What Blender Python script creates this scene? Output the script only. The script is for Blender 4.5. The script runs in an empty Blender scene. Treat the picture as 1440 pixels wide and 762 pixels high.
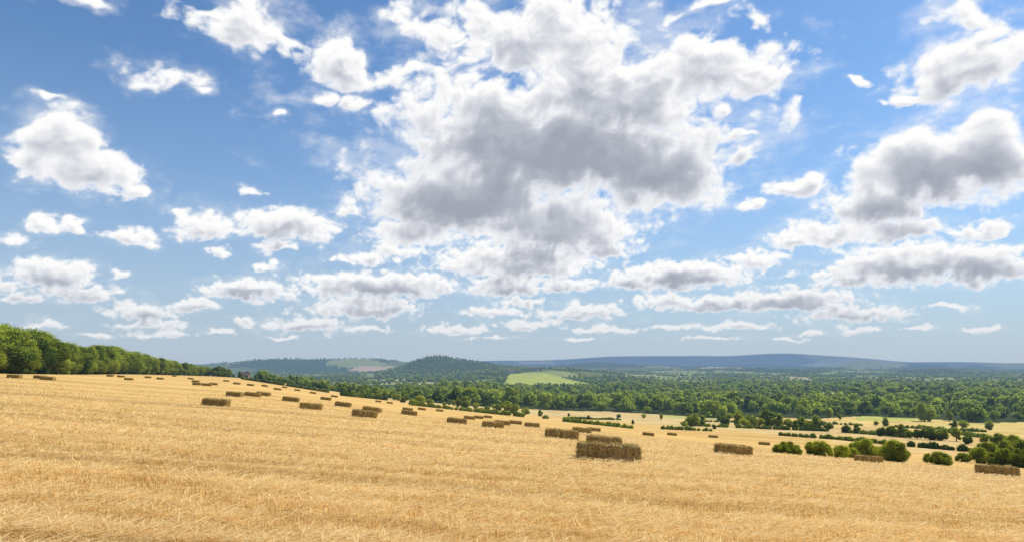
import bpy, math, time, numpy as np
from mathutils import Vector, Matrix
T00=time.time()
rng = np.random.default_rng(11)
scene = bpy.context.scene
COL = scene.collection
F=960.; CX=720.; CY=381.; P=math.atan(129/960); cP=math.cos(P); sP=math.sin(P)

def pix2uw(px,py):
    x=(px-CX)/F; v=(CY-py)/F
    dy=cP-v*sP; dz=sP+v*cP
    return x/dy, dz/dy

# ------------------------------------------------------------------ terrain
PXC=[-40,42,200,350,500,650,800,950,1100,1250,1480]
DR=[5,12,25,50,75,100,150,200,300,450,700,1000]
TAB={
-40:[None,None,594,558,545,534,527,524,521,520,520,520],
42:[None,None,598,560,546,537,529,526,523,522,521,521],
200:[None,None,608,574,558,549,540,535,529,525,524,524],
350:[None,None,618,585,567,558,549,544,538,534,530,530],
500:[None,None,629,596,580,573,567,564,560,557,551,544],
650:[None,None,640,606,598,594,588,584,578,574,566,553],
800:[None,None,649,617,609,605,601,598,593,588,577,560],
950:[None,None,658,630,624,621,617,611,603,595,581,561],
1100:[None,None,666,645,640,637,631,621,608,598,579,560],
1250:[None,None,676,657,652,651,641,629,613,601,581,559],
1480:[None,None,694,674,673,668,652,637,619,603,583,559],
}
def planez(u,D): return -1.7-.07*u*D-.072*D
NU,ND=241,321
ug=np.linspace(-.85,.85,NU); lg=np.linspace(math.log(5),math.log(1000),ND)
uc=[];rows=[]
for p in PXC:
    u0=(p-CX)/F/ (cP); uc.append(u0)
    r=[]
    for D,py in zip(DR,TAB[p]):
        if py is None: r.append(0.)
        else:
            _,w=pix2uw(p,py); r.append(w*D-planez(u0,D))
    rows.append(r)
rows=np.array(rows)
tmp=np.array([np.interp(lg,np.log(DR),r) for r in rows])
G=np.array([np.interp(ug,uc,tmp[:,j]) for j in range(ND)]).T
def blur(a,k,axis):
    ker=np.exp(-np.linspace(-2,2,2*k+1)**2); ker/=ker.sum()
    pad=[(0,0),(0,0)]; pad[axis]=(k,k)
    ap=np.pad(a,pad,mode='reflect',reflect_type='odd')
    return np.apply_along_axis(lambda v:np.convolve(v,ker,'valid'),axis,ap)
G=blur(blur(G,10,0),12,1)
def sstep(a,b,x):
    t=np.clip((x-a)/(b-a),0,1); return t*t*(3-2*t)
_vt={}
def vnoise(x,y,seed=0):
    if seed not in _vt: _vt[seed]=np.random.default_rng(seed).random((64,64))
    r=_vt[seed]
    xi=np.floor(x).astype(int); yi=np.floor(y).astype(int); fx=x-xi; fy=y-yi
    fx=fx*fx*(3-2*fx); fy=fy*fy*(3-2*fy)
    g=lambda a,b:r[a%64,b%64]
    return (g(xi,yi)*(1-fx)+g(xi+1,yi)*fx)*(1-fy)+(g(xi,yi+1)*(1-fx)+g(xi+1,yi+1)*fx)*fy-.5
HILLS=[(300,4300,30,330,400),(380,4200,40,300,450),(470,4300,48,400,450),(555,4500,44,330,450),
 (606,3000,58,120,300),(660,3050,46,150,280),(730,3100,20,160,260),(560,3000,12,130,260),
 (775,2500,26,260,420),
 (700,9500,80,900,900),(860,9500,126,900,900),(980,9600,118,800,900),(1095,9500,150,700,900),(1190,9300,74,600,900),(1300,9500,54,1100,900),(1480,9500,40,1200,900),
 (1205,5500,70,260,350),(1290,5500,44,330,350),(950,5200,30,700,350),(1060,6500,46,600,400),(1400,6500,46,700,400),(830,5200,36,300,300),(1050,3600,18,500,250),(1330,3300,16,300,250),(760,7000,48,500,400),(1230,7500,44,700,400),(900,4300,18,400,250),(1150,4300,20,400,250)]
def zfar(x,y,D):
    z=-50+9*vnoise(x/700+9,y/700+3,1)+18*vnoise(x/2600,y/2600,2)*sstep(2500,6000,D)
    for px,D0,h,sx,sy in HILLS:
        x0=(px-CX)/F/cP*D0
        z=z+h*np.exp(-((x-x0)/sx)**2-((y-D0)/sy)**2)
    return z
def fold(x,y):
    az=np.arctan2(x,y); A=.70
    a=np.abs(az); azf=np.where(a>A, A*(math.pi-a)/(math.pi-A), a)*np.sign(az)
    r=np.hypot(x,y); return azf,r
def zfun(x,y):
    x=np.asarray(x,float); y=np.asarray(y,float)
    azf,r=fold(x,y); D=r*np.cos(azf); u=np.tan(azf)
    fu=np.clip((u-ug[0])/(ug[1]-ug[0]),0,NU-1.001); fl=np.clip((np.log(np.maximum(D,1))-lg[0])/(lg[1]-lg[0]),0,ND-1.001)
    i=fu.astype(int); j=fl.astype(int); a=fu-i; b=fl-j
    dz=(G[i,j]*(1-a)+G[i+1,j]*a)*(1-b)+(G[i,j+1]*(1-a)+G[i+1,j+1]*a)*b
    Dn=np.minimum(D,1000)
    zn=planez(u,Dn)+dz
    t=sstep(900,1700,D)
    zf=zfar(u*D,D,D)
    return zn*(1-t)+zf*t
def ground_D(px,py,dmin=7,dmax=1500):
    u,w=pix2uw(px,py)
    Ds=np.exp(np.linspace(math.log(dmin),math.log(dmax),3000))
    z=zfun(u*Ds,Ds); below=(w*Ds)<=z
    k=np.argmax(below) if below.any() else len(Ds)-1
    return u,float(Ds[k])
DE_PX=[-100,0,42,120,200,300,400,500,600,700,800,900,1000,1100,1200,1500]
DE=[205,207,212,285,400,590,600,500,455,445,420,370,310,250,180,140]
DF_PX=[-100,0,42,120,200,300,400,500,650,760,850,930,1000,1080,1130,1200,1290,1350,1420,1500]
DF=[205,207,212,285,400,590,610,520,540,630,680,620,540,560,530,600,560,500,520,500]
def u2px(u): return u*F*cP+CX   # approx (near horizon)

# ------------------------------------------------------------------ materials helper
class NT:
    def __init__(s,t): s.t=t
    def n(s,ty,**kw):
        nd=s.t.nodes.new(ty)
        for k,v in kw.items(): setattr(nd,k,v)
        return nd
    def put(s,sock,v):
        if isinstance(v,bpy.types.NodeSocket): s.t.links.new(v,sock)
        else: sock.default_value=v
    def m(s,op,a,b=0.,c=0.,clamp=False):
        nd=s.n('ShaderNodeMath',operation=op,use_clamp=clamp)
        s.put(nd.inputs[0],a); s.put(nd.inputs[1],b); s.put(nd.inputs[2],c); return nd.outputs[0]
    def vm(s,op,a,b=(0,0,0),c=None):
        nd=s.n('ShaderNodeVectorMath',operation=op)
        s.put(nd.inputs[0],a); s.put(nd.inputs[1],b)
        if c is not None: s.put(nd.inputs[2],c)
        return nd.outputs['Value'] if op in('LENGTH','DOT_PRODUCT','DISTANCE') else nd.outputs[0]
    def noise(s,v,scale,detail=4.,rough=.5,color=False):
        nd=s.n('ShaderNodeTexNoise'); s.put(nd.inputs['Vector'],v)
        nd.inputs['Scale'].default_value=scale; nd.inputs['Detail'].default_value=detail; nd.inputs['Roughness'].default_value=rough
        return nd.outputs['Color'] if color else nd.outputs['Fac']
    def mix(s,f,a,b,mode='MIX'):
        nd=s.n('ShaderNodeMix',data_type='RGBA',blend_type=mode)
        s.put(nd.inputs[0],f); s.put(nd.inputs[6],a); s.put(nd.inputs[7],b); return nd.outputs[2]
    def comb(s,x,y,z=0.):
        nd=s.n('ShaderNodeCombineXYZ'); s.put(nd.inputs[0],x); s.put(nd.inputs[1],y); s.put(nd.inputs[2],z); return nd.outputs[0]
def newmat(name):
    m=bpy.data.materials.new(name); m.use_nodes=True; m.node_tree.nodes.clear()
    try: m.cycles.emission_sampling='NONE'
    except Exception: pass
    return m,NT(m.node_tree)
HAZE_C=(.19,.30,.475,1)  # painted distance haze: blue emission blended over surfaces by distance from origin
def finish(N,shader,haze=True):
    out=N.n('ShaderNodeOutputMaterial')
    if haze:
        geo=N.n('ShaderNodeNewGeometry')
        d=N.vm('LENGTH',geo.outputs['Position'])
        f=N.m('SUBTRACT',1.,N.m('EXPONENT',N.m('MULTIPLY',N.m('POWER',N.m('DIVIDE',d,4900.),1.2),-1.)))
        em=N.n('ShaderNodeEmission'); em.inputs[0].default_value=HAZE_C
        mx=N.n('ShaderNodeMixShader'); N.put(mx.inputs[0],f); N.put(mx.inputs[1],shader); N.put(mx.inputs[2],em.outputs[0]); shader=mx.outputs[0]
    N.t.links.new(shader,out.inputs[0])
def leaf_mat(name,c0,c1,transl=.35,haze=True):
    m,N=newmat(name)
    at=N.n('ShaderNodeAttribute',attribute_name='tint')
    oi=N.n('ShaderNodeObjectInfo'); geo=N.n('ShaderNodeNewGeometry')
    big=N.noise(geo.outputs['Position'],.035,1.,.5)
    v=N.m('ADD',at.outputs['Fac'],N.m('MULTIPLY',N.m('SUBTRACT',big,.5),1.1))
    v=N.m('ADD',v,N.m('MULTIPLY',N.m('SUBTRACT',oi.outputs['Random'],.5),.45),clamp=True)
    c=N.mix(v,c0,c1)
    di=N.n('ShaderNodeBsdfDiffuse'); N.put(di.inputs[0],c)
    tr=N.n('ShaderNodeBsdfTranslucent'); N.put(tr.inputs[0],N.mix(1.,c,(1.25,1.35,.5,1),'MULTIPLY'))
    mx=N.n('ShaderNodeMixShader'); mx.inputs[0].default_value=transl
    N.t.links.new(di.outputs[0],mx.inputs[1]); N.t.links.new(tr.outputs[0],mx.inputs[2])
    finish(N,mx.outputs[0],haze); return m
M_leaf=leaf_mat('leaf_light',(.09,.125,.016,1),(.58,.57,.08,1),.48)
M_leafd=leaf_mat('leaf_dark',(.07,.105,.020,1),(.47,.50,.09,1),.46)
M_wood=leaf_mat('leaf_wood',(.05,.085,.014,1),(.46,.50,.07,1),.42)
m,N=newmat('bark'); d=N.n('ShaderNodeBsdfDiffuse'); geo=N.n('ShaderNodeNewGeometry')
N.put(d.inputs[0],N.mix(N.noise(geo.outputs['Position'],6.,4.),(.05,.04,.03,1),(.12,.10,.07,1))); finish(N,d.outputs[0],False); M_bark=m

def straw_mat(name,c0,c1,tr=.3):
    m,N=newmat(name); at=N.n('ShaderNodeAttribute',attribute_name='tint')
    c=N.mix(at.outputs['Fac'],c0,c1)
    di=N.n('ShaderNodeBsdfDiffuse'); N.put(di.inputs[0],c)
    t=N.n('ShaderNodeBsdfTranslucent'); N.put(t.inputs[0],c)
    mx=N.n('ShaderNodeMixShader'); mx.inputs[0].default_value=tr
    N.t.links.new(di.outputs[0],mx.inputs[1]); N.t.links.new(t.outputs[0],mx.inputs[2]); finish(N,mx.outputs[0],False); return m
M_stub=straw_mat('stubble_straw',(.56,.30,.07,1),(1.,.82,.43,1),.4)
m,N=newmat('bale_straw'); at=N.n('ShaderNodeAttribute',attribute_name='tint'); tc=N.n('ShaderNodeTexCoord')
nz=N.noise(N.vm('MULTIPLY',tc.outputs['Object'],(14.,14.,14.)),1.,6.,.7)
fl=N.noise(N.vm('MULTIPLY',tc.outputs['Object'],(9.,.6,.6)),1.,3.,.6)
v=N.m('ADD',at.outputs['Fac'],N.m('ADD',N.m('MULTIPLY',N.m('SUBTRACT',nz,.5),1.5),N.m('MULTIPLY',N.m('SUBTRACT',fl,.5),.6)),clamp=True)
d=N.n('ShaderNodeBsdfDiffuse'); N.put(d.inputs[0],N.mix(v,(.17,.105,.03,1),(.76,.55,.22,1)))
bp=N.n('ShaderNodeBump'); bp.inputs['Strength'].default_value=.8; bp.inputs['Distance'].default_value=.03; N.put(bp.inputs['Height'],nz); N.put(d.inputs['Normal'],bp.outputs[0])
finish(N,d.outputs[0],False); M_bale=m

# ------------------------------------------------------------------ mesh builder
def mesh_np(name,V,Q,tint=None,mats=(),matidx=None,smooth=False,albedo=None,aname='albedo'):
    me=bpy.data.meshes.new(name); V=np.asarray(V,np.float32); Q=np.asarray(Q,np.int32)
    me.vertices.add(len(V)); me.vertices.foreach_set('co',V.ravel())
    me.loops.add(Q.size); me.loops.foreach_set('vertex_index',Q.ravel())
    me.polygons.add(len(Q)); me.polygons.foreach_set('loop_start',np.arange(len(Q),dtype=np.int32)*4)
    if matidx is not None: me.polygons.foreach_set('material_index',np.asarray(matidx,np.int32))
    me.polygons.foreach_set('use_smooth',np.full(len(Q),smooth))
    for mt in mats: me.materials.append(mt)
    me.update(calc_edges=True)
    if tint is not None:
        a=me.attributes.new('tint','FLOAT','POINT'); a.data.foreach_set('value',np.asarray(tint,np.float32))
    if albedo is not None:
        a=me.attributes.new(aname,'FLOAT_COLOR','POINT'); a.data.foreach_set('color',np.asarray(albedo,np.float32).ravel())
    return me
def add(name,me,**p):
    o=bpy.data.objects.new(name,me); COL.objects.link(o)
    for k,v in p.items(): o[k]=v
    return o

# ------------------------------------------------------------------ patchwork (far country)
srng=np.random.default_rng(5)
SD=np.exp(srng.uniform(math.log(1300),math.log(14000),700)); SX=srng.uniform(-.9,.9,700)*SD
ST=srng.choice([0,0,0,0,0,0,1,1,2,3],700)   # 0 wood 1 green 2 gold 3 olive
def patch(x,y):
    x=x.ravel(); y=y.ravel(); t=np.zeros(len(x),int); e=np.zeros(len(x))
    wx=x+60*vnoise(x/180,y/180,8); wy=y+60*vnoise(x/180,y/180,9)
    for s in range(0,len(x),20000):
        ly=np.log(np.maximum(wy[s:s+20000],500))[:,None]-np.log(SD)[None]
        lx=(wx[s:s+20000]/np.maximum(wy[s:s+20000],500))[:,None]-(SX/SD)[None]
        d=np.sqrt((ly*1.0)**2+(lx*1.6)**2)
        k=np.argpartition(d,1,axis=1)[:,:2]; dd=np.take_along_axis(d,k,1); o=np.argsort(dd,1)
        k=np.take_along_axis(k,o,1); dd=np.take_along_axis(dd,o,1)
        t[s:s+20000]=ST[k[:,0]]; e[s:s+20000]=dd[:,1]-dd[:,0]
    return t,e
def in_meadow(px,D):
    return (D>1560)&(D<2230)&(px>708+ (D-1560)*.012)&(px<842-(D-1560)*.12)
def special(px,D,t):
    t=np.where((D>2300)&(D<3300)&(px>530)&(px<760),0,t)
    t=np.where((D>3300)&(px<720)&(D<6000),np.where(t==2,0,t),t)
    t=np.where(in_meadow(px,D),4,t)
    t=np.where((D>3680)&(D<3980)&(px>492+(D-3680)*.06)&(px<560),5,t)
    t=np.where((D>1350)&(D<1560)&(px>560),0,t)
    t=np.where((D>1560)&(D<2000)&(px>860)&(t!=1),0,t)
    return t
PAL2=np.array([[.05,.075,.025],[.28,.30,.10],[.46,.37,.18],[.15,.17,.055],[.42,.44,.09],[.55,.38,.24]])
CLR=[(1000,1110,800,975,.10,(.62,.43,.16)),(1185,1330,890,1010,-.12,(.50,.40,.14)),(830,905,1000,1120,.1,(.30,.33,.09)),(930,985,780,850,.2,(.48,.38,.14)),(1120,1185,1090,1200,0,(.50,.40,.18)),(650,700,760,880,0,(.28,.32,.08))]
def in_clr(px,D,c): return (D>c[2])&(D<c[3])&(px>c[0]+(D-c[2])*c[4])&(px<c[1]+(D-c[2])*c[4])

# ------------------------------------------------------------------ ground sheet
az=np.concatenate([np.radians(np.arange(-45,45,.15)),np.radians(np.arange(45,315,1.5))])
rr=np.concatenate([[.02],np.exp(np.arange(math.log(1.),math.log(30000),.0225))])
A,R=np.meshgrid(az,rr,indexing='ij')
X=np.sin(A)*R; Y=np.cos(A)*R; Z=zfun(X,Y)
azf,_=fold(X,Y); Dg=R*np.cos(azf); PXg=u2px(np.tan(azf))
Z=Z+.03*np.sin(Y/.75*math.pi+vnoise(X/4,Y/4,3)*2)*sstep(60,20,Dg)*(R>3)+.03*vnoise(X/.6,Y/.3,4)*sstep(40,10,Dg)
na,nr=A.shape
de=np.interp(PXg,DE_PX,DE)+12*vnoise(X/60,Y/60,6); df=np.interp(PXg,DF_PX,DF)
alb=np.zeros((na,nr,4)); alb[...,3]=1
gold=np.array([.64,.405,.14]); pale=np.array([.60,.43,.18]); wood=np.array([.05,.065,.022])
far=Dg>1100
t=np.zeros(X.shape,int)
tt,ee=patch(np.tan(azf[far])*Dg[far],Dg[far]); t[far]=tt
t=special(PXg,Dg,t)
base=PAL2[t]
base=np.where((Dg<df)[...,None],pale,base)
def paint(base,mask,col): return np.where(mask[...,None],np.array(col),base)
inv=(Dg<df)&(PXg>740)
base=paint(base,inv&(Dg>520)&(PXg>930)&(PXg<1000),(.46,.42,.13))
base=paint(base,inv&(Dg>430)&(PXg>1010)&(PXg<1140),(.64,.43,.16))
base=paint(base,inv&(Dg>430)&(PXg>1140)&(PXg<1290-(Dg-430)*.25),(.66,.46,.16))
base=paint(base,inv&(Dg>430)&(PXg>1290-(Dg-430)*.25),(.62,.46,.15))
base=paint(base,inv&(Dg>520)&(PXg>1190)&(PXg<1270),(.46,.44,.11))
base=paint(base,inv&(Dg<430)&(Dg>330)&(PXg>1060)&(PXg<1220),(.58,.39,.16))
base=paint(base,inv&(Dg<430)&(Dg>300)&(PXg>1220),(.62,.44,.15))
base=paint(base,(Dg<300)&(Dg>=de)&(PXg>1130),(.62,.42,.17))
base=paint(base,(Dg>=df)&(Dg<1350),wood)
for c in CLR: base=paint(base,in_clr(PXg,Dg,c),c[5])
base=paint(base,Dg<de,gold)
alb[...,:3]=base
stubm=(Dg<de)*1.0
V=np.stack([X,Y,Z],-1).reshape(-1,3)
ii=np.arange(na); jj=np.arange(nr-1); I,J=np.meshgrid(ii,jj,indexing='ij'); I2=(I+1)%na
Q=np.stack([I*nr+J,I*nr+J+1,I2*nr+J+1,I2*nr+J],-1).reshape(-1,4)
m,N=newmat('ground_cover')
at=N.n('ShaderNodeAttribute',attribute_name='albedo'); sm=N.n('ShaderNodeAttribute',attribute_name='tint')
geo=N.n('ShaderNodeNewGeometry'); pos=geo.outputs['Position']
rows_n=N.noise(N.vm('MULTIPLY',pos,(.07,1.1,0.)),1.,6.,.62)
fine=N.noise(N.vm('MULTIPLY',pos,(3.,10.,0.)),1.,5.,.7)
swath=N.noise(N.vm('MULTIPLY',pos,(.005,.14,0.)),1.,5.,.62)
big=N.noise(pos,.03,3.,.5)
k=N.m('ADD',N.m('MULTIPLY',N.m('SUBTRACT',rows_n,.5),1.2),N.m('MULTIPLY',N.m('SUBTRACT',fine,.5),1.1))
k=N.m('ADD',k,N.m('MULTIPLY',N.m('SUBTRACT',swath,.5),1.7)); k=N.m('ADD',k,N.m('MULTIPLY',N.m('SUBTRACT',big,.5),.4))
k=N.m('MULTIPLY',k,sm.outputs['Fac'])
canopy=N.noise(pos,.045,5.,.7); kk=N.m('MULTIPLY',N.m('SUBTRACT',canopy,.5),N.m('SUBTRACT',1.2,N.m('MULTIPLY',sm.outputs['Fac'],1.2)))
val=N.m('MAXIMUM',N.m('ADD',1.,N.m('ADD',k,kk)),.15)
c=N.vm('MULTIPLY',at.outputs['Color'],N.comb(val,N.m('POWER',val,1.08),N.m('POWER',val,1.25)))
df_=N.n('ShaderNodeBsdfDiffuse'); N.put(df_.inputs[0],c)
bp=N.n('ShaderNodeBump'); bp.inputs['Strength'].default_value=.5; bp.inputs['Distance'].default_value=.08; N.put(bp.inputs['Height'],N.m('MULTIPLY',fine,sm.outputs['Fac'])); N.put(df_.inputs['Normal'],bp.outputs[0])
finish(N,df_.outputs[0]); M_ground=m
gme=mesh_np('ground',V,Q,tint=stubm.ravel(),mats=[M_ground],smooth=True,albedo=alb.reshape(-1,4))
add('ground',gme,kind='structure',label='golden stubble field sloping down into a wooded valley with hills',category='field')
print('ground',time.time()-T00)

# ------------------------------------------------------------------ stubble blades
n=420000
ys=np.linspace(6,130,3000); pdf=ys**(-1.15); cdf=np.cumsum(pdf); cdf/=cdf[-1]
y=np.interp(rng.random(n),cdf,ys); x=rng.uniform(-.86,.86,n)*y
up=rng.random(n)<.38
yy=y+.03*x+.8*vnoise(x/11,y/11,15)
swp=.56+.22*np.sin(yy*2*math.pi/2.6)+.9*vnoise(x/14,yy/.9,16)+1.3*vnoise(x/1.8,yy/.3,17)+1.1*vnoise(x/.6,yy/.5,18)+.6*vnoise(x/30,yy/4.5,19)
swp=np.clip(swp,0,1)
rowy=np.round(y/.16)*.16+rng.normal(0,.018,n); y=np.where(up&(y<22),rowy,y)
keep=up|(rng.random(n)<.28+.85*swp)
x,y,up,swp=x[keep],y[keep],up[keep],swp[keep]; n=len(x)
z=zfun(x,y)-.012
wd=np.maximum(.006,np.minimum(y,60)*.00062)*rng.uniform(.55,1.6,n)
hh=rng.uniform(.04,.11,n)*(1.25-.5*swp)
an=rng.uniform(0,2*math.pi,n); an=np.where(rng.random(n)<.5,rng.normal(0,.5,n)+math.pi*(rng.random(n)<.5),an)
ln=np.where(up,hh,rng.uniform(.08,.38,n))
tilt=np.where(up,rng.normal(0,.32,n),rng.uniform(1.25,1.56,n))
dx=np.sin(tilt)*np.cos(an); dy=np.sin(tilt)*np.sin(an); dzz=np.cos(tilt)
base=np.stack([x,y,z+np.where(up,0,.03+rng.random(n)*(.03+.08*swp))],-1); tip=base+np.stack([dx,dy,dzz],-1)*ln[:,None]
sa=rng.uniform(-.7,.7,n); side=np.stack([np.cos(sa),np.sin(sa),np.zeros(n)],-1)
lay=~up; side[lay]=np.stack([-np.sin(an),np.cos(an),np.full(n,.3)],-1)[lay]
side*=wd[:,None]*.5
V=np.stack([base-side,base+side,tip+side*.8,tip-side*.8],1).reshape(-1,3)
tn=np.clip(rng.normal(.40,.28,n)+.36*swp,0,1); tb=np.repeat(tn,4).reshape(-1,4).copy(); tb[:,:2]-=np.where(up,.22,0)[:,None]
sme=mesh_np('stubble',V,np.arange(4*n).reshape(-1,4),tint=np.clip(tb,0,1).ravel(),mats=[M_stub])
add('stubble',sme,kind='stuff',label='cut golden straw stubble in rows over the field',category='stubble')

# ------------------------------------------------------------------ straw bales
def quadbox(nx,ny,nz):
    V=[];Q=[]
    def face(o,a,b,na_,nb_):
        s=len(V)
        for i in range(na_+1):
            for j in range(nb_+1): V.append(o+a*(i/na_)+b*(j/nb_))
        for i in range(na_):
            for j in range(nb_):
                q=s+i*(nb_+1)+j; Q.append([q,q+nb_+1,q+nb_+2,q+1])
    v=lambda *a:np.array(a,float)
    face(v(-.5,-.5,0),v(1,0,0),v(0,0,1),nx,nz); face(v(.5,.5,0),v(-1,0,0),v(0,0,1),nx,nz)
    face(v(.5,-.5,0),v(0,1,0),v(0,0,1),ny,nz); face(v(-.5,.5,0),v(0,-1,0),v(0,0,1),ny,nz)
    face(v(-.5,-.5,1),v(1,0,0),v(0,1,0),nx,ny); face(v(-.5,.5,0),v(1,0,0),v(0,-1,0),nx,ny)
    return np.array(V),np.array(Q)
def make_bale(seed,L=2.3,W=1.1,H=.66,nst=5000):
    r=np.random.default_rng(seed); V,Q=quadbox(84,32,20)
    p=V*2-np.array([0,0,1])
    e=(np.abs(p)**12).sum(1)**(1/12); p=p/e[:,None]*1.0
    V=p*np.array([L,W,H])/2
    nrm=p/np.linalg.norm(p,axis=1)[:,None]
    fx=V[:,0]
    g=np.abs(np.sin(fx*math.pi/.15+1.6*vnoise(V[:,2]*3+fx*1.3+5,V[:,1]*3+5,seed)))**.5
    tw=sum(np.exp(-((V[:,1]-c)/.02)**2) for c in (-.4,-.13,.13,.4))*(np.abs(V[:,2])>.3)
    disp=.026*(g-.75)+.09*vnoise(fx*1.7+7,V[:,1]*2+V[:,2]*2+9,seed+1)+.075*vnoise(fx*6+3,V[:,1]*7+V[:,2]*7+9,seed+2)-.02*tw
    V=V+nrm*disp[:,None]; V[:,2]+=H/2
    tin=np.clip(.34+.20*(g-.75)+.4*vnoise(fx*3+2,V[:,2]*4+V[:,1]*4+2,seed+4)+.35*vnoise(fx*12+2,V[:,2]*12+V[:,1]*9+2,seed+3)+.40*(V[:,2]>H*.93),0,1)  # last term paints the sunlit top as a lighter tint
    k=r.integers(0,len(Q),nst); a=r.random(nst)[:,None]; b=r.random(nst)[:,None]
    q=V[Q[k]]; pt=(q[:,0]*(1-a)+q[:,1]*a)*(1-b)+(q[:,3]*(1-a)+q[:,2]*a)*b
    nn=np.cross(q[:,1]-q[:,0],q[:,3]-q[:,0]); nn/=np.linalg.norm(nn,axis=1)[:,None]+1e-9
    d=r.normal(size=(nst,3)); d-=nn*(d*nn).sum(1)[:,None]; d/=np.linalg.norm(d,axis=1)[:,None]
    d=d+nn*(r.random(nst)**2*.55)[:,None]; ln=r.uniform(.04,.19,nst)[:,None]
    s=np.cross(d,nn); s/=np.linalg.norm(s,axis=1)[:,None]+1e-9; s*=.007
    b0=pt+nn*.006; t0=b0+d*ln
    SV=np.stack([b0-s,b0+s,t0+s,t0-s],1).reshape(-1,3)
    V2=np.vstack([V,SV]); Q2=np.vstack([Q,len(V)+np.arange(4*nst).reshape(-1,4)])
    V2[:,2]-=.04
    t2=np.concatenate([tin,np.repeat(np.clip(r.normal(.48,.32,nst),0,1),4)])
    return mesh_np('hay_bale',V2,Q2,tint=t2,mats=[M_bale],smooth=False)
BM=[make_bale(s) for s in (21,22,23,24)]
BAL=[(855,647,4),(790,617,3,50),(849,621,-2,42,.88),(1031,641,6,47),(1403,671,5,46),(1222,647,3,66),(304,570,5),(330,557,-6),(355,557,8),(370,556,5),(409,564,6),
(437,575,8),(482,571,6),(512,586,10),(523,579,-5),(573,577,6),(575,583,8),(593,576,6),(605,570,4),(618,578,3),(642,595,8),(660,589,5),(673,588,4),(693,601,9),
(706,597,5),(686,587,5),(57,532,6),(67,534,4),(170,530,5),(181,534,4),(155,529,7),(208,531,5),(275,537,4),(277,541,6),(300,541,4),(291,542,5),
(268,533,3),(245,529,5),(333,540,5),(352,542,4),(372,543,6),(400,545,3),(418,549,4),(440,553,5),(548,567,5),(562,563,6),(532,565,4),(748,600,5),
(818,613,5,90),(835,606,4),(912,622,5,150),(945,614,3,180),(1003,615,4,190),(1075,626,5,160),(470,558,5),(458,562,5),(318,536,4),(225,533,5),(725,596,4),(20,531,5),(390,548,4),(-20,528,5)]
for i,bb in enumerate(BAL):
    px,py,rot=bb[:3]
    u,D=ground_D(px,py)
    if len(bb)>3: D=bb[3]
    X0,Y0=u*D,D
    if D>520: continue
    e_=.8
    sx=(zfun(X0+e_,Y0)-zfun(X0-e_,Y0))/(2*e_); sy=(zfun(X0,Y0+e_)-zfun(X0,Y0-e_))/(2*e_)
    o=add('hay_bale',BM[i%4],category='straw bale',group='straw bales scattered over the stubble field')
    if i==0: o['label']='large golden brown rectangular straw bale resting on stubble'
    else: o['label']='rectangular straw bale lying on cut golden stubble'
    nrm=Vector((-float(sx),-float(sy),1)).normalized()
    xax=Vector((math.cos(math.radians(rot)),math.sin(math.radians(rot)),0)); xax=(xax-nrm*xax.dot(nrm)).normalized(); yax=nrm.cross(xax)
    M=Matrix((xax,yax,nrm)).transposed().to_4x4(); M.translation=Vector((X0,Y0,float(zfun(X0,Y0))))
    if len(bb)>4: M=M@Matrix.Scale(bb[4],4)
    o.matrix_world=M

# ------------------------------------------------------------------ trees
def cube_sphere(k):
    V,Q=quadbox(k,k,k); V=V*2-np.array([0,0,1]); V/=np.linalg.norm(V,axis=1)[:,None]; return V,Q
CS=cube_sphere(4)
def make_crown(seed,H,Rc,z0,nl,nf,fs,core=.72):
    r=np.random.default_rng(seed); hc=(H-z0)/2; zc=z0+hc
    L=[]
    for i in range(nl):
        d=r.normal(size=3); d/=np.linalg.norm(d); rad=r.uniform(.26,.48)*min(Rc,hc)
        s=r.uniform(.35,1.)**.6
        taper=1-.35*max(d[2],0)
        c=np.array([d[0]*(Rc-rad)*s*taper,d[1]*(Rc-rad)*s*taper,zc+d[2]*(hc-rad*.8)*s]); L.append((c,rad,r.uniform(-.22,.22)))
    L.append((np.array([0,0,zc]),.55*min(Rc,hc),-.1))
    C=np.array([l[0] for l in L]); RD=np.array([l[1] for l in L]); TB=np.array([l[2] for l in L])
    Vs=[];Qs=[];Ts=[];off=0
    for c,rad,tb in L:
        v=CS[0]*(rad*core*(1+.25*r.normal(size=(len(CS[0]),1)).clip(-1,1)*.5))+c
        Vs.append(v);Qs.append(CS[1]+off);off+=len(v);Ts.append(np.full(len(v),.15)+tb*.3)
    w=RD**2; w/=w.sum(); k=r.choice(len(L),nf*2,p=w)
    d=r.normal(size=(nf*2,3)); d/=np.linalg.norm(d,axis=1)[:,None]
    rr_=RD[k]*r.uniform(.72,1.16,nf*2); p=C[k]+d*rr_[:,None]
    dist=np.linalg.norm(p[:,None]-C[None],axis=2)/RD[None]; ok=(dist.min(1)>.70)
    p=p[ok][:nf]; d=d[ok][:nf]; kk=k[ok][:nf]; n_=len(p)
    nn=d+r.normal(size=(n_,3))*.65; nn/=np.linalg.norm(nn,axis=1)[:,None]
    a=np.cross(nn,r.normal(size=(n_,3))); a/=np.linalg.norm(a,axis=1)[:,None]; b=np.cross(nn,a)
    s=fs*r.uniform(.5,1.3,n_)[:,None]; s2=s*r.uniform(.5,1.,n_)[:,None]
    v=np.stack([p-a*s*.5,p-b*s2*.5,p+a*s*.5,p+b*s2*.5],1).reshape(-1,3)
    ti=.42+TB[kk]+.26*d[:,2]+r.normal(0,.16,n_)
    Vs.append(v);Qs.append(off+np.arange(4*n_).reshape(-1,4));Ts.append(np.repeat(ti,4))
    V=np.vstack(Vs); V[:,2]=np.maximum(V[:,2],min(z0,.0)-.1)
    return V,np.vstack(Qs),np.clip(np.concatenate(Ts),0,1),L
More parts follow.
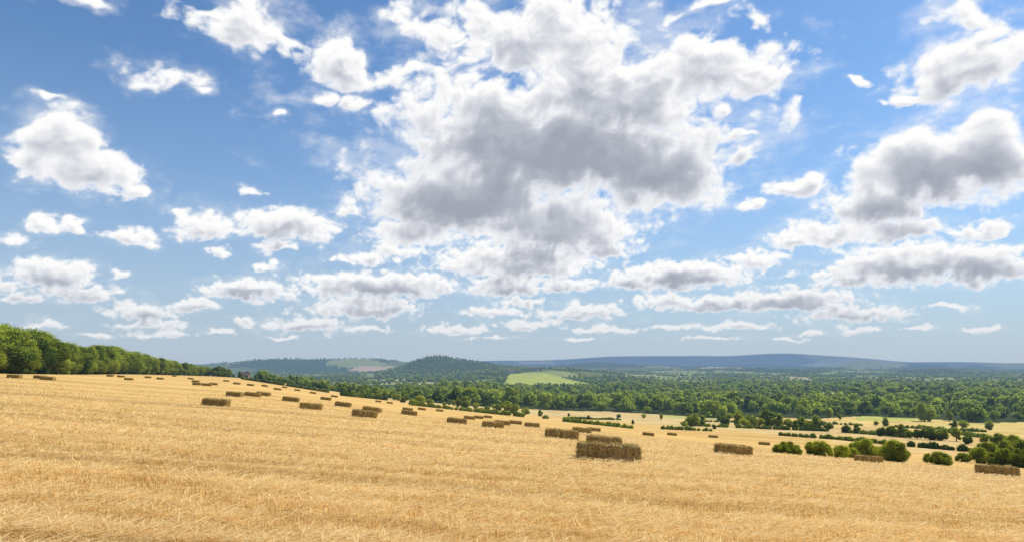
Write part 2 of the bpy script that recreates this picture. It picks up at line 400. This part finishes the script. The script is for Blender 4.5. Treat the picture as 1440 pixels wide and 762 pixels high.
def tube(pts,rads,ns=7):
    V=[];Q=[]
    for i,(p,r_) in enumerate(zip(pts,rads)):
        dd=np.array(pts[min(i+1,len(pts)-1)])-np.array(pts[max(i-1,0)]); dd=dd/np.linalg.norm(dd)
        a=np.cross(dd,[.3,.9,.1]); a/=np.linalg.norm(a); b=np.cross(dd,a)
        for k in range(ns):
            t=2*math.pi*k/ns; V.append(np.array(p)+r_*(math.cos(t)*a+math.sin(t)*b))
    for i in range(len(pts)-1):
        for k in range(ns): Q.append([i*ns+k,i*ns+(k+1)%ns,(i+1)*ns+(k+1)%ns,(i+1)*ns+k])
    return np.array(V),np.array(Q)
def make_trunk(seed,H,z0,L):
    r=np.random.default_rng(seed); R0=H*.022+.04; Vs=[];Qs=[];off=0
    lean=r.normal(0,.02*H,2)
    pts=[(0,0,-.3),(0,0,H*.08),(lean[0]*.4,lean[1]*.4,H*.28),(lean[0],lean[1],H*.5),(lean[0],lean[1],H*.72)]
    v,q=tube(pts,[R0*1.5,R0,R0*.8,R0*.5,R0*.15]); Vs.append(v);Qs.append(q);off+=len(v)
    for c,rad,_ in L[:7]:
        s=np.array(pts[2])*(1-.4)+np.array(pts[3])*.4 if r.random()<.5 else np.array(pts[2])
        mid=(s+c)/2+np.array([0,0,-.03*H]); v,q=tube([s,mid,c],[R0*.5,R0*.3,R0*.1],5); Vs.append(v);Qs.append(q+off);off+=len(v)
    return np.vstack(Vs),np.vstack(Qs)
def tree_parts(seed,H,Rc,z0,nl,nf,fs,leaf,joined=False):
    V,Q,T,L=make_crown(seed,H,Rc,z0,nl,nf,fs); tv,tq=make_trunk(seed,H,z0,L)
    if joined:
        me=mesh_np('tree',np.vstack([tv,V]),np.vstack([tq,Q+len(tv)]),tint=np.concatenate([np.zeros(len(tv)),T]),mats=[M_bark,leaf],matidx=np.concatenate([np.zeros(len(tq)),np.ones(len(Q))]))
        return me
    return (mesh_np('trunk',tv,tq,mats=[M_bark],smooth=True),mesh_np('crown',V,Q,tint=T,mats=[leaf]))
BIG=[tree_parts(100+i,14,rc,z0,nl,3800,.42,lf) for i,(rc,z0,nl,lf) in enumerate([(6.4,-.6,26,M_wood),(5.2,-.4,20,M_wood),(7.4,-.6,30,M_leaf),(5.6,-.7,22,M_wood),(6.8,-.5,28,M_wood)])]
BUSH=[tree_parts(200+i,4,rc,-.6,nl,3800,.16,lf) for i,(rc,nl,lf) in enumerate([(2.5,18,M_leaf),(3.1,24,M_leaf),(2.2,15,M_leaf),(2.8,22,M_leaf)])]
MID=[tree_parts(300+i,9,rc,z0,nl,1100,.55,lf,True) for i,(rc,z0,nl,lf) in enumerate([(4.0,-.6,14,M_leaf),(3.6,-.5,12,M_leafd),(4.8,-.8,18,M_leafd),(3.3,-.3,12,M_leaf),(4.6,-.8,16,M_leaf)])]
trng=np.random.default_rng(77)
def place(parts,unit,u,D,H,name,label,cat,group,wide=1.):
    x,y=u*D,D; z=float(zfun(x,y)); s=H/unit; rz=trng.uniform(0,6.28)
    if isinstance(parts,tuple):
        o=bpy.data.objects.new(name,None); COL.objects.link(o); o.empty_display_size=.5
        for nm,me in zip(('trunk','crown'),parts):
            c=bpy.data.objects.new(nm,me); COL.objects.link(c); c.parent=o
    else:
        o=bpy.data.objects.new(name,parts); COL.objects.link(o)
    o.location=(x,y,z-.05*s); o.rotation_euler=(0,0,rz); w=s*wide; o.scale=(w*trng.uniform(.88,1.15),w*trng.uniform(.88,1.15),s)
    o['label']=label; o['category']=cat; o['group']=group
    return o
TOPX=[-100,0,42,75,88,130,165,190,230,260,300,350]; TOPY=[440,450,457,464,476,482,483,490,500,507,512,517]
px=-70.; cnt=0
while px<335:
    D0=float(np.interp(px,DE_PX,DE))
    for row in range(3):
        if row==2 and px>240: continue
        p=px+trng.uniform(-5,5)*250/D0; D=D0+1+row*(8+trng.uniform(-3,3))+trng.uniform(-3,3); u=(p-CX)/F/cP
        _,wt=pix2uw(p,np.interp(p,TOPX,TOPY)+(trng.uniform(-2,6)+(9 if row==0 else 0))*min(1,250/D0)); zt=wt*D; H=zt-float(zfun(u*D,D))
        H=float(np.clip(H,4,22))*( trng.uniform(.6,.88) if row==0 else 1.)
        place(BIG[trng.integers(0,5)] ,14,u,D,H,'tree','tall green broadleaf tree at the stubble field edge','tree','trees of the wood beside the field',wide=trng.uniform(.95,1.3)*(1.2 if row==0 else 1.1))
        cnt+=1
    px+= 4.0*960/D0*trng.uniform(.6,1.3)*(.8 if px>150 else 1)
print('left trees',cnt)
NB=[(1095,638,12),(1108,639,17),(1118,640,14),(1145,640,19),(1155,641,22),(1184,644,19),(1198,643,13),(1211,642,23),(1220,643,27),(1243,646,20),(1258,649,31),(1268,650,27),(1305,650,12),(1321,653,19),(1331,654,16),(1355,649,13),(1378,651,22),(1396,654,17),(1412,655,24),(1436,657,26),(1390,634,20),(1415,635,22),(1440,640,24)]
for px_,py_,h in NB:
    u,D=ground_D(px_,py_,50); D=min(max(D,85),170)
    place(BUSH[trng.integers(0,4)],4,u,D,h*D/960+.2,'bush','rounded green bush below the stubble slope','bush','bushes below the field',wide=1.05)
VT=[(975,599,20),(987,599,16),(962,600,10),(1020,598,14),(1040,600,24),(1056,601,20),(1080,600,27),(1095,602,22),(1110,603,18),(1128,604,20),(1150,605,22),(1165,606,14),(1190,608,12),(1205,609,14),
(1048,601,16),(1068,601,17),(1138,605,15),(1118,604,14),
(1240,613,14),(1255,614,18),(1270,615,20),(1290,617,16),(1308,618,20),(1325,619,18),(1345,620,20),(1362,624,14),(1385,627,18),(1405,628,22),(1425,630,22),(1316,618,15),(1280,616,13),
(1300,592,27),(1308,592,18),(1335,592,16),(940,602,6),(1005,603,7),(1180,590,10),(590,569,16),(604,570,12),(580,567,8),(655,574,18),(645,573,14),(668,575,12),(712,580,20),(724,582,16),(700,578,12),(738,584,14),(560,562,8),(625,572,8),(760,585,10),(685,577,8),
(870,587,6),(905,588,8),(930,590,9),(800,586,6),(1125,590,7),(1150,596,12),(1232,598,8),(1246,599,13),(1342,602,12),(1355,603,15),(1392,604,14),(1012,592,10),(1025,591,12),(890,596,7),(828,590,7)]
for px_,py_,h in VT:
    u,D=ground_D(px_,py_,130)
    place(MID[trng.integers(0,5)],9,u,D,h*D/960,'tree','green broadleaf tree between valley fields','tree','trees scattered in the valley',wide=1.2)
for i in range(50):
    p=trng.uniform(335,575) if i<36 else trng.uniform(575,745); u=(p-CX)/F/cP; D=float(np.interp(p,DE_PX,DE))+trng.uniform(8,70)
    hp=trng.uniform(5,11)
    place(MID[trng.integers(0,5)],9,u,D,hp*D/960,'tree','green hedgerow tree beyond the stubble','tree','trees along the far hedge',wide=1.1)

def leafcloud(seed,P,Rr,nf,fs):
    r=np.random.default_rng(seed); Vs=[];Qs=[];Ts=[];off=0
    for c,rad in zip(P,Rr):
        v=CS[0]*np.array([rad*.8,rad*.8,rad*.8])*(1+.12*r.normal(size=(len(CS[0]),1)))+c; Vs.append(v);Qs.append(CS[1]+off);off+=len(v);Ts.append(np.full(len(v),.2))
        d=r.normal(size=(nf,3)); d/=np.linalg.norm(d,axis=1)[:,None]; p=c+d*rad*r.uniform(.8,1.15,(nf,1))
        nn=d+r.normal(size=(nf,3))*.6; a=np.cross(nn,r.normal(size=(nf,3))); a/=np.linalg.norm(a,axis=1)[:,None]; b=np.cross(nn,a); b/=np.linalg.norm(b,axis=1)[:,None]
        s=fs*r.uniform(.5,1.2,(nf,1)); v=np.stack([p-a*s*.5,p-b*s*.4,p+a*s*.5,p+b*s*.4],1).reshape(-1,3)
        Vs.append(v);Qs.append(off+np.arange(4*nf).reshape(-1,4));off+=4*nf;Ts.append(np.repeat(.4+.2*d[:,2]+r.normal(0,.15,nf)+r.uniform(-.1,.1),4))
    return np.vstack(Vs),np.vstack(Qs),np.clip(np.concatenate(Ts),0,1)
HED=[([(335,532),(400,542),(470,553)],1.3,.7),([(480,556),(540,562),(570,566)],1.4,.75),([(575,569),(640,576),(745,587)],1.3,.7),([(790,592),(850,598),(915,605)],.9,.66),
([(930,603),(1000,606),(1090,612)],.9,.72),([(1095,612),(1180,618),(1260,626)],.95,.8),([(1262,626),(1330,632),(1400,638)],1.1,.85),([(960,598),(1030,601)],1.1,.8),([(1180,607),(1290,616)],1.1,.85),([(1030,601),(1180,607)],1.2,.85),([(760,588),(870,590),(960,594)],.9,.5),
([(1130,594),(1250,600),(1400,608)],1.1,.8),([(960,592),(1060,594),(1140,599)],1.0,.65),([(1290,600),(1340,609),(1400,618)],1.1,.75)]
for hi,(pl,hr,dens) in enumerate(HED):
    pts=[]
    for a,b in zip(pl[:-1],pl[1:]):
        for k in np.linspace(0,1,14,endpoint=False):
            u,D=ground_D(a[0]+(b[0]-a[0])*k,a[1]+(b[1]-a[1])*k,100,700); pts.append((u*D,D))
    pts=np.array(pts)
    ker=np.ones(5)/5; pp=np.pad(pts,((2,2),(0,0)),mode='edge'); pts=np.stack([np.convolve(pp[:,k],ker,'valid') for k in (0,1)],1)
    seg=np.r_[0,np.cumsum(np.hypot(*np.diff(pts,axis=0).T))]; n_=int(seg[-1]/1.4); s=np.linspace(0,seg[-1],n_)
    hx=np.interp(s,seg,pts[:,0])+trng.normal(0,.35,n_); hy=np.interp(s,seg,pts[:,1])+trng.normal(0,.35,n_)
    keep=(vnoise(s/22,s*0+hi*3.3,31)+.5)<dens
    hx,hy=hx[keep],hy[keep]
    if len(hx)<3: continue
    R_=hr*trng.uniform(.6,1.35,len(hx)); hz=zfun(hx,hy)+R_*.55
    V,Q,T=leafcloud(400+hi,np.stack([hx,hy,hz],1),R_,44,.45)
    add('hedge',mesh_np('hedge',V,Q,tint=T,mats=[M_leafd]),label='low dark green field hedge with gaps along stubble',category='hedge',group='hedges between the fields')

def make_wood(name,xy,Hs,tmpl,label,mat=M_leafd,wid=(.9,1.3)):
    Vs=[];Qs=[];Ts=[];off=0; zs=zfun(xy[:,0],xy[:,1])
    for (x_,y_),z_,h in zip(xy,zs,Hs):
        V,Q,T=tmpl[trng.integers(0,len(tmpl))]; a=trng.uniform(0,6.28); c,s=math.cos(a),math.sin(a); w=h*trng.uniform(*wid)
        v=np.stack([(V[:,0]*c-V[:,1]*s)*w+x_,(V[:,0]*s+V[:,1]*c)*w+y_,V[:,2]*h+z_],1)
        Vs.append(v.astype(np.float32));Qs.append(Q+off);off+=len(v);Ts.append(np.clip(T+trng.uniform(-.30,.38),0,1))
    print(name,len(xy),'trees',off,'verts')
    add(name,mesh_np(name,np.vstack(Vs),np.vstack(Qs),tint=np.concatenate(Ts),mats=[mat]),kind='stuff',label=label,category='woodland')
TA=[]; CS=cube_sphere(2)
for i in range(7):
    V,Q,T,_=make_crown(500+i,1.,.44+.04*(i%3),-.05,10,210,.105); TA.append((V,Q,T))
TB_=[]
for i in range(5):
    V,Q,T,_=make_crown(600+i,1.,.5,0.,3,30,.28); TB_.append((V,Q,T))
CS=cube_sphere(4)
def cand(n,p0,p1,D0,D1):
    D=np.sqrt(trng.uniform(D0**2,D1**2,n)); p=trng.uniform(p0,p1,n); return p,D
p,D=cand(4000,370,1500,480,1560); df_v=np.interp(p,DF_PX,DF)
u=(p-CX)/F/cP; x,y=u*D,D
ok=(D>df_v+8)
for c in CLR: ok&=~in_clr(p,D+10,c)&~in_clr(p,D+45,c)
ok&=~((p<560)&(D>900))
x,y,D,p=x[ok],y[ok],D[ok],p[ok]
hs=trng.uniform(8,17,len(x))*(1+.6*vnoise(x/90,y/90,42)); hs*=np.where(p<620,.60,1.)*np.where(D>1250,.85,1)*np.where((p>700)&(p<850)&(D>1000),.7,1)
make_wood('woodland',np.stack([x,y],1),hs,TA,'dense green broadleaf woodland with rounded crowns filling the valley',wid=(1.05,1.5))
p,D=cand(60000,250,1500,1500,5200); u=(p-CX)/F/cP; x,y=u*D,D
t,e=patch(x,y); t=special(p,D,t)
hill=(D>2300)&(D<3600)&(p>530)&(p<760)
ok=((t==0)&(trng.random(len(x))<np.where(D<2600,.34,.16)))|(hill&(trng.random(len(x))<.8)&(t==0))|((e<.006)&(t!=4)&(t!=5))
x,y,D=x[ok],y[ok],D[ok]
if len(x)>15000: x,y,D=x[:15000],y[:15000],D[:15000]
make_wood('distant_woodland',np.stack([x,y],1),trng.uniform(5,10.5,len(x)),TB_,'hazy blue green woods on far hills and hedgerows',wid=(1.1,1.7))
print('woods',time.time()-T00)

# ------------------------------------------------------------------ houses
def house(px,py,D,L,W,H,wallc,roofc,rot,label):
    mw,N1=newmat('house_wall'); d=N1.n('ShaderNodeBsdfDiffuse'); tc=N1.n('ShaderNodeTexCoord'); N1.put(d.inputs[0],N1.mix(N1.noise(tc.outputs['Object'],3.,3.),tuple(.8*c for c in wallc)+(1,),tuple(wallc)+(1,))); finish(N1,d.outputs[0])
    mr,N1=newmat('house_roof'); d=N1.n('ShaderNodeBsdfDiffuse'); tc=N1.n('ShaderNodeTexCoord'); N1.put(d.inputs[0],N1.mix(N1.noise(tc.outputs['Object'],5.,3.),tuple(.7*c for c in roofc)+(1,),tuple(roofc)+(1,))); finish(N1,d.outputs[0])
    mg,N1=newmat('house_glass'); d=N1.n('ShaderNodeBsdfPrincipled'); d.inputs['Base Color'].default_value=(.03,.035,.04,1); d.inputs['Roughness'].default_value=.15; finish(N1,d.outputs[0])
    l,w=L/2,W/2; rh=W*.5; o=.4
    V=[(-l,-w,0),(l,-w,0),(l,w,0),(-l,w,0),(-l,-w,H),(l,-w,H),(l,w,H),(-l,w,H),(-l,0,H+rh),(l,0,H+rh)]
    V+=[(-l-o,-w-o,H-o),(l+o,-w-o,H-o),(l+o,0,H+rh+.1),(-l-o,0,H+rh+.1),(-l-o,w+o,H-o),(l+o,w+o,H-o)]
    ob=bpy.data.objects.new('house',None); COL.objects.link(ob)
    def part(nm,Vp,Fp,mt):
        me=bpy.data.meshes.new(nm); me.from_pydata(Vp,[],Fp); me.materials.append(mt); me.update(); c=bpy.data.objects.new(nm,me); COL.objects.link(c); c.parent=ob; return c
    part('wall',V[:10],[(0,1,5,4),(2,3,7,6),(1,2,6,5),(3,0,4,7),(5,6,9),(7,4,8)],mw)
    part('roof',V[10:],[(0,1,2,3),(3,2,5,4)],mr)
    cx=l*.6; c=.4; part('chimney',[(cx-c,-c,H),(cx+c,-c,H),(cx+c,c,H),(cx-c,c,H),(cx-c,-c,H+rh+1.2),(cx+c,-c,H+rh+1.2),(cx+c,c,H+rh+1.2),(cx-c,c,H+rh+1.2)],[(0,1,5,4),(1,2,6,5),(2,3,7,6),(3,0,4,7),(4,5,6,7)],mw)
    for fl in range(2):
        for t_ in (-.6,0,.6):
            zz=1.+fl*2.6
            if zz+1.3>H: continue
            xx=t_*l; part('window',[(xx-.6,-w-.02,zz),(xx+.6,-w-.02,zz),(xx+.6,-w-.02,zz+1.2),(xx-.6,-w-.02,zz+1.2)],[(0,1,2,3)],mg)
    u=(px-CX)/F/cP; z=float(zfun(u*D,D))
    ob.location=(u*D,D,z); ob.rotation_euler=(0,0,rot); ob['label']=label; ob['category']='house'; ob['group']='houses among the trees'
house(352,528,640,8,6,2.8,(.34,.23,.16),(.24,.15,.11),.1,'red brick farmhouse with tiled roof beside hedge')
house(718,524,2250,22,12,7,(.7,.65,.55),(.3,.2,.15),.2,'pale country house among trees below wooded hill')
house(752,524,2330,18,10,6,(.6,.5,.42),(.33,.16,.1),-.2,'cream house with brown roof among distant trees')

# ------------------------------------------------------------------ sun + world
SAZ=math.radians(60); SEL=math.radians(50)
sd=Vector((math.sin(SAZ)*math.cos(SEL),math.cos(SAZ)*math.cos(SEL),math.sin(SEL)))
L=bpy.data.lights.new('sun','SUN'); L.energy=4.8; L.angle=math.radians(.53); L.color=(1,.955,.88)
so=bpy.data.objects.new('sun',L); COL.objects.link(so); so.rotation_euler=sd.to_track_quat('Z','Y').to_euler()
w=bpy.data.worlds.new('World'); scene.world=w; w.use_nodes=True; w.node_tree.nodes.clear(); N=NT(w.node_tree)
try: w.cycles.sampling_method='MANUAL'; w.cycles.sample_map_resolution=512
except Exception: pass
sky=N.n('ShaderNodeTexSky',sky_type='NISHITA'); sky.sun_disc=False; sky.sun_elevation=SEL; sky.sun_rotation=SAZ; sky.air_density=1.0; sky.dust_density=.4; sky.ozone_density=2.5
bg=N.n('ShaderNodeBackground'); bg.inputs[1].default_value=.12; N.put(bg.inputs[0],N.vm('MULTIPLY',sky.outputs[0],(.70,.96,1.15)))
wo=N.n('ShaderNodeOutputWorld'); N.t.links.new(bg.outputs[0],wo.inputs[0])

# ------------------------------------------------------------------ cloud layer: emissive dome sheet, cloud light and shade painted into its colour
CL=[(760,60,160,70,1.1),(860,130,180,62,1.1),(1000,105,125,50,1.05),(1070,110,60,38,.9),(700,165,140,52,1.05),(620,180,75,28,.8),(800,215,220,68,1.3),(930,255,105,50,1.15),(650,283,130,54,1.25),(780,320,125,48,1.2),
(730,368,120,30,1.15),(640,375,60,16,.8),(850,350,50,22,.8),(580,330,80,28,1.),(860,45,90,35,.9),(600,35,65,32,.75),(690,18,70,30,.9),(985,18,60,16,.8),(1060,30,55,14,.6),(560,15,50,20,.6),(640,80,50,24,.6),
(350,40,72,48,1.05),(395,65,42,22,.75),(300,15,45,22,.7),(120,0,60,12,.9),(235,105,84,32,.6),(285,130,42,18,.5),(470,95,70,38,1),(450,145,40,20,.9),(500,150,32,22,1),(570,110,68,28,.8),(385,172,25,14,.35),
(70,145,38,13,.75),(85,205,54,46,1.15),(60,235,44,36,1.),(135,245,62,32,1.15),(185,260,34,16,.85),(60,315,32,13,.95),(105,318,26,11,1.),(185,333,47,15,.95),(278,320,50,25,1.05),(245,302,26,14,.75),(405,318,80,30,1.1),(385,350,34,11,.95),(372,372,28,10,.85),
(360,268,28,11,.75),(492,296,28,18,.85),(510,365,58,13,.8),(560,355,48,15,.85),(315,360,24,11,.7),
(70,385,72,24,1.05),(110,413,68,15,1.1),(165,382,26,10,.8),(355,410,68,17,1.15),(205,438,64,14,1.05),(275,430,46,12,1),(210,457,75,12,.75),(535,402,122,20,1.15),(520,432,100,18,1.05),(430,458,74,13,1.),(65,455,36,9,.8),(30,420,50,12,.8),
(715,403,72,19,1.05),(800,400,66,17,.9),(960,388,108,22,1.15),(885,398,66,17,.95),(820,440,78,14,.95),(700,440,76,13,.8),(1105,422,92,21,1.15),(1010,428,118,14,1.),(940,425,60,14,1),(1200,442,100,15,.95),(1060,366,58,13,.95),(1035,188,32,11,.7),
(1120,269,44,17,1.05),(1045,225,32,21,1.),(1055,290,30,12,.8),(1025,155,35,18,.75),
(1310,240,118,64,1.2),(1400,230,65,64,1.2),(1230,290,80,42,1.1),(1170,330,80,24,1),(1260,325,75,24,1),(1285,372,130,34,1.15),(1395,378,65,28,1.15),(1110,342,42,15,.95),(1380,324,55,17,1),(1190,395,80,13,.75),
(1345,30,70,32,1.05),(1380,58,52,34,1.05),(1345,100,84,40,1.15),(1420,90,60,50,1),(1285,130,50,20,1),(1238,130,13,15,.6),(1208,97,14,8,.9),
(225,469,60,7,.85),(310,466,40,6,.8),(640,463,60,8,.9),(745,457,55,8,.9),(850,463,60,7,.88),(945,460,45,7,.85),(1040,459,60,8,.9),(1143,470,17,6,1),(1215,463,50,7,.85),(1290,460,35,6,.8),(1330,435,50,8,.8),(1380,463,40,7,.8),(510,463,50,7,.85),(140,471,45,6,.8),(1160,388,65,11,.65),(20,340,40,18,.7),(-10,400,50,18,.8),
(740,425,60,8,.7),(350,452,40,7,.75),(690,474,50,4,.7),(1000,475,60,4,.7),(400,475,50,4,.7),(820,476,40,4,.7),(1110,477,40,4,.65)]
DK=[(800,224,215,54,1.2),(640,294,120,38,1.2),(910,262,105,32,1.1),(730,258,115,44,1.1),(1340,268,115,50,1.1),(1240,302,75,24,.9),(1290,392,130,18,1.1),(540,416,100,12,1.1),(1110,433,80,11,1.1),(950,402,90,11,1.1),(785,350,95,18,.8),
(720,390,95,11,.8),(355,421,62,9,1.),(400,342,64,14,.9),(730,414,65,10,1.),(110,268,65,16,.7),(1350,128,65,14,.6),(80,423,70,9,1.),(1200,452,85,8,1.),(870,160,95,26,.3),(530,444,95,9,.9),(1015,438,105,8,.9),(70,402,60,10,.9),(275,336,40,8,.7),(1260,340,60,9,.7),(205,447,60,8,.9),(430,466,60,6,.9),(820,450,70,6,.9),(275,440,40,6,.8),(800,412,50,7,.8)]
def azel(px,py):
    u,w=pix2uw(px,py); return math.atan(u), math.atan(w/math.sqrt(1+u*u))
_pt={}
def perlin(x,y,seed):
    if seed not in _pt:
        a=np.random.default_rng(seed).uniform(0,2*math.pi,(256,256)).astype(np.float32); _pt[seed]=(np.cos(a),np.sin(a))
    gx,gy=_pt[seed]
    xi=np.floor(x).astype(np.int32); yi=np.floor(y).astype(np.int32); fx=(x-xi).astype(np.float32); fy=(y-yi).astype(np.float32)
    u_=fx*fx*fx*(fx*(fx*6-15)+10); v_=fy*fy*fy*(fy*(fy*6-15)+10)
    x0=xi&255; x1=(xi+1)&255; y0=yi&255; y1=(yi+1)&255
    n00=gx[x0,y0]*fx+gy[x0,y0]*fy; n10=gx[x1,y0]*(fx-1)+gy[x1,y0]*fy; n01=gx[x0,y1]*fx+gy[x0,y1]*(fy-1); n11=gx[x1,y1]*(fx-1)+gy[x1,y1]*(fy-1)
    a=n00+(n10-n00)*u_; b=n01+(n11-n01)*u_; return (a+(b-a)*v_)*1.5
def fbm(x,y,seed,oc=6,g=.55,bil=False):
    s=0;a=1.;tot=0.
    for o in range(oc):
        n_=perlin(x*2**o+o*17.3,y*2**o+o*5.7,seed+o)
        if bil: n_=np.abs(n_)*2.4-.75
        s=s+a*n_; tot+=a; a*=g
    return s/tot*1.35
dst=.07
azd=np.radians(np.arange(-52,52,dst)); eld=np.radians(np.arange(-.6,40,dst))
Aq,Eq=np.meshgrid(azd,eld,indexing='ij'); Aq=Aq.astype(np.float32); Eq=Eq.astype(np.float32)
lowf=sstep(.04,.36,Eq)
def mixsc(fn):
    a=fn(9.); b=fn(24.); return b*(1-lowf)+a*lowf
wsc=.25+.75*lowf
warpx=mixsc(lambda s:fbm(Aq*s,Eq*s*1.5,50,4,.5))*.045*wsc; warpy=mixsc(lambda s:fbm(Aq*s+40,Eq*s*1.5,60,4,.5))*.032*wsc
Aw=Aq+warpx; Ew=Eq+warpy
def blobs(LST,A_,E_,k=.15,floor=-1.):
    acc=np.full(A_.shape,floor,np.float32)
    for px,py,rx,ry,s in LST:
        a,e=azel(px,py); a1,_=azel(px+rx,py); a0,_=azel(px-rx,py); _,e1=azel(px,py-ry); _,e0=azel(px,py+ry)
        ra=(a1-a0)/2; re=(e1-e0)/2
        i0,i1=np.searchsorted(azd,[a-ra*2.4-.06,a+ra*2.4+.06]); j0,j1=np.searchsorted(eld,[e-re*2.4-.05,e+re*2.4+.05])
        if i1<=i0 or j1<=j0: continue
        sl=(slice(i0,i1),slice(j0,j1))
        ee_=(E_[sl]-e)/re; ee_=np.where(ee_<0,ee_*1.2,ee_)
        d=s-np.sqrt(((A_[sl]-a)/ra)**2+ee_**2)
        c=acc[sl]; h=np.clip(.5+.5*(d-c)/k,0,1); acc[sl]=c*(1-h)+d*h+k*h*(1-h)
    return acc
B=blobs(CL,Aw,Ew)
f1=mixsc(lambda s:fbm(Aq*s*1.5+11,Eq*s*2.3,70,9,.55)); bl=mixsc(lambda s:fbm(Aq*s*2.4+3+warpx*9,Eq*s*3.0+warpy*9,80,6,.52,True))
f2=mixsc(lambda s:fbm(Aq*s*1.1+31,Eq*s*1.9,100,5,.52))
f3=mixsc(lambda s:fbm(Aq*s*2.2+61,Eq*s*3.6,120,6,.6))
DD=B+.42*f1+.32*bl+.07
alpha=sstep(-.02,.42,DD)
wisp=mixsc(lambda s:fbm(Aq*s*.8+70,Eq*s*2.0,90,8,.62))
veil=(.16+.20*lowf)*sstep(-.62,.25,DD+.5*wisp)*sstep(-.3,.6,wisp+.1)
alpha=1-(1-alpha)*(1-veil)
dens=np.clip(DD,0,1.2)
def shift(a,dx,dy):
    i=int(round(dx/math.radians(dst))); j=int(round(dy/math.radians(dst)))
    p=np.zeros_like(a)
    xs=slice(0,a.shape[0]-i); xd=slice(i,None)
    p[xs,:a.shape[1]-j]=a[xd,j:] if j>0 else a[xd]
    return p
def occl(scale):
    s=0
    for k in range(1,7): s=s+shift(dens,.0035*k*scale*.35,.0055*k*scale)
    return s/6
oc=occl(1.)*lowf+occl(.36)*(1-lowf)
gs=(DD-shift(DD,.002,.006))*lowf+(DD-shift(DD,.001,.003))*(1-lowf)
dkb=blobs(DK,Aq+warpx*.8,Eq+warpy*.8,.6)
dk=sstep(-1.0,1.25,dkb+.42*f2)
thick=sstep(.0,1.3,DD)
sh=.40*oc*sstep(.05,1.,DD)+dk*(.20+.48*thick)*sstep(.0,.8,DD)+.03*thick-.46*np.clip(gs,-.28,.35)*sstep(.05,.5,DD)+(.10*f2+.08*f3)*thick  # painted cloud shading: occlusion, dark bases and bright sunward edges
sh=np.clip(sh,0,1); sh=1-np.exp(-sh*1.25)
pts_s=[0,.10,.3,.5,.7,1]; cr_=[1.0,.94,.70,.49,.365,.29]; cg_=[1.0,.94,.72,.52,.395,.32]; cb_=[.99,.95,.775,.59,.47,.395]
C=np.stack([np.interp(sh,pts_s,c_) for c_ in (cr_,cg_,cb_)],-1)
hz=sstep(.15,.0,Eq)[...,None]*.5
C=C*(1-hz)+np.array([.56,.615,.69])*hz
ha=np.interp(Eq,[-.02,.03,.08,.16,.26,.4,.6],[.92,.84,.69,.45,.21,.05,.0]); HC=np.array([.455,.54,.66])  # horizon haze painted as emitted colour, fading with elevation
al=alpha*sstep(.0,.03,Eq)
ao=al+ha*(1-al)
Cc=(C*al[...,None]+HC*(ha*(1-al))[...,None])/np.maximum(ao,1e-4)[...,None]
edge=sstep(-52,-48,np.degrees(Aq))*sstep(52,48,np.degrees(Aq))*sstep(40,36,np.degrees(Eq)); ao=ao*edge
RD_=26000.
V=np.stack([np.sin(Aq)*np.cos(Eq)*RD_,np.cos(Aq)*np.cos(Eq)*RD_,np.sin(Eq)*RD_],-1).reshape(-1,3)
na,nr=Aq.shape; I,J=np.meshgrid(np.arange(na-1),np.arange(nr-1),indexing='ij')
Q=np.stack([I*nr+J,(I+1)*nr+J,(I+1)*nr+J+1,I*nr+J+1],-1).reshape(-1,4)
m,N=newmat('cloud_haze_emission'); at=N.n('ShaderNodeAttribute',attribute_name='cloud'); ta=N.n('ShaderNodeAttribute',attribute_name='tint')
em=N.n('ShaderNodeEmission'); N.put(em.inputs[0],at.outputs['Color']); tp=N.n('ShaderNodeBsdfTransparent'); mx=N.n('ShaderNodeMixShader')
N.put(mx.inputs[0],ta.outputs['Fac']); N.put(mx.inputs[1],tp.outputs[0]); N.put(mx.inputs[2],em.outputs[0]); finish(N,mx.outputs[0],False)
add('sky',mesh_np('sky',V,Q,tint=ao.ravel(),mats=[m],smooth=True,albedo=np.concatenate([Cc,np.ones(Cc.shape[:2]+(1,))],-1).reshape(-1,4),aname='cloud'),kind='structure',label='blue summer sky with scattered white and grey cumulus clouds',category='sky')
print('sky',len(Q),time.time()-T00)

# ------------------------------------------------------------------ camera
cam=bpy.data.cameras.new('camera'); cam.lens=24; cam.sensor_width=36; cam.clip_start=.05; cam.clip_end=60000
co=bpy.data.objects.new('camera',cam); COL.objects.link(co); co.location=(0,0,0); co.rotation_euler=(math.pi/2+P,0,0); scene.camera=co
scene.view_settings.view_transform='Standard'; scene.view_settings.look='None'; scene.view_settings.exposure=0; scene.view_settings.gamma=1
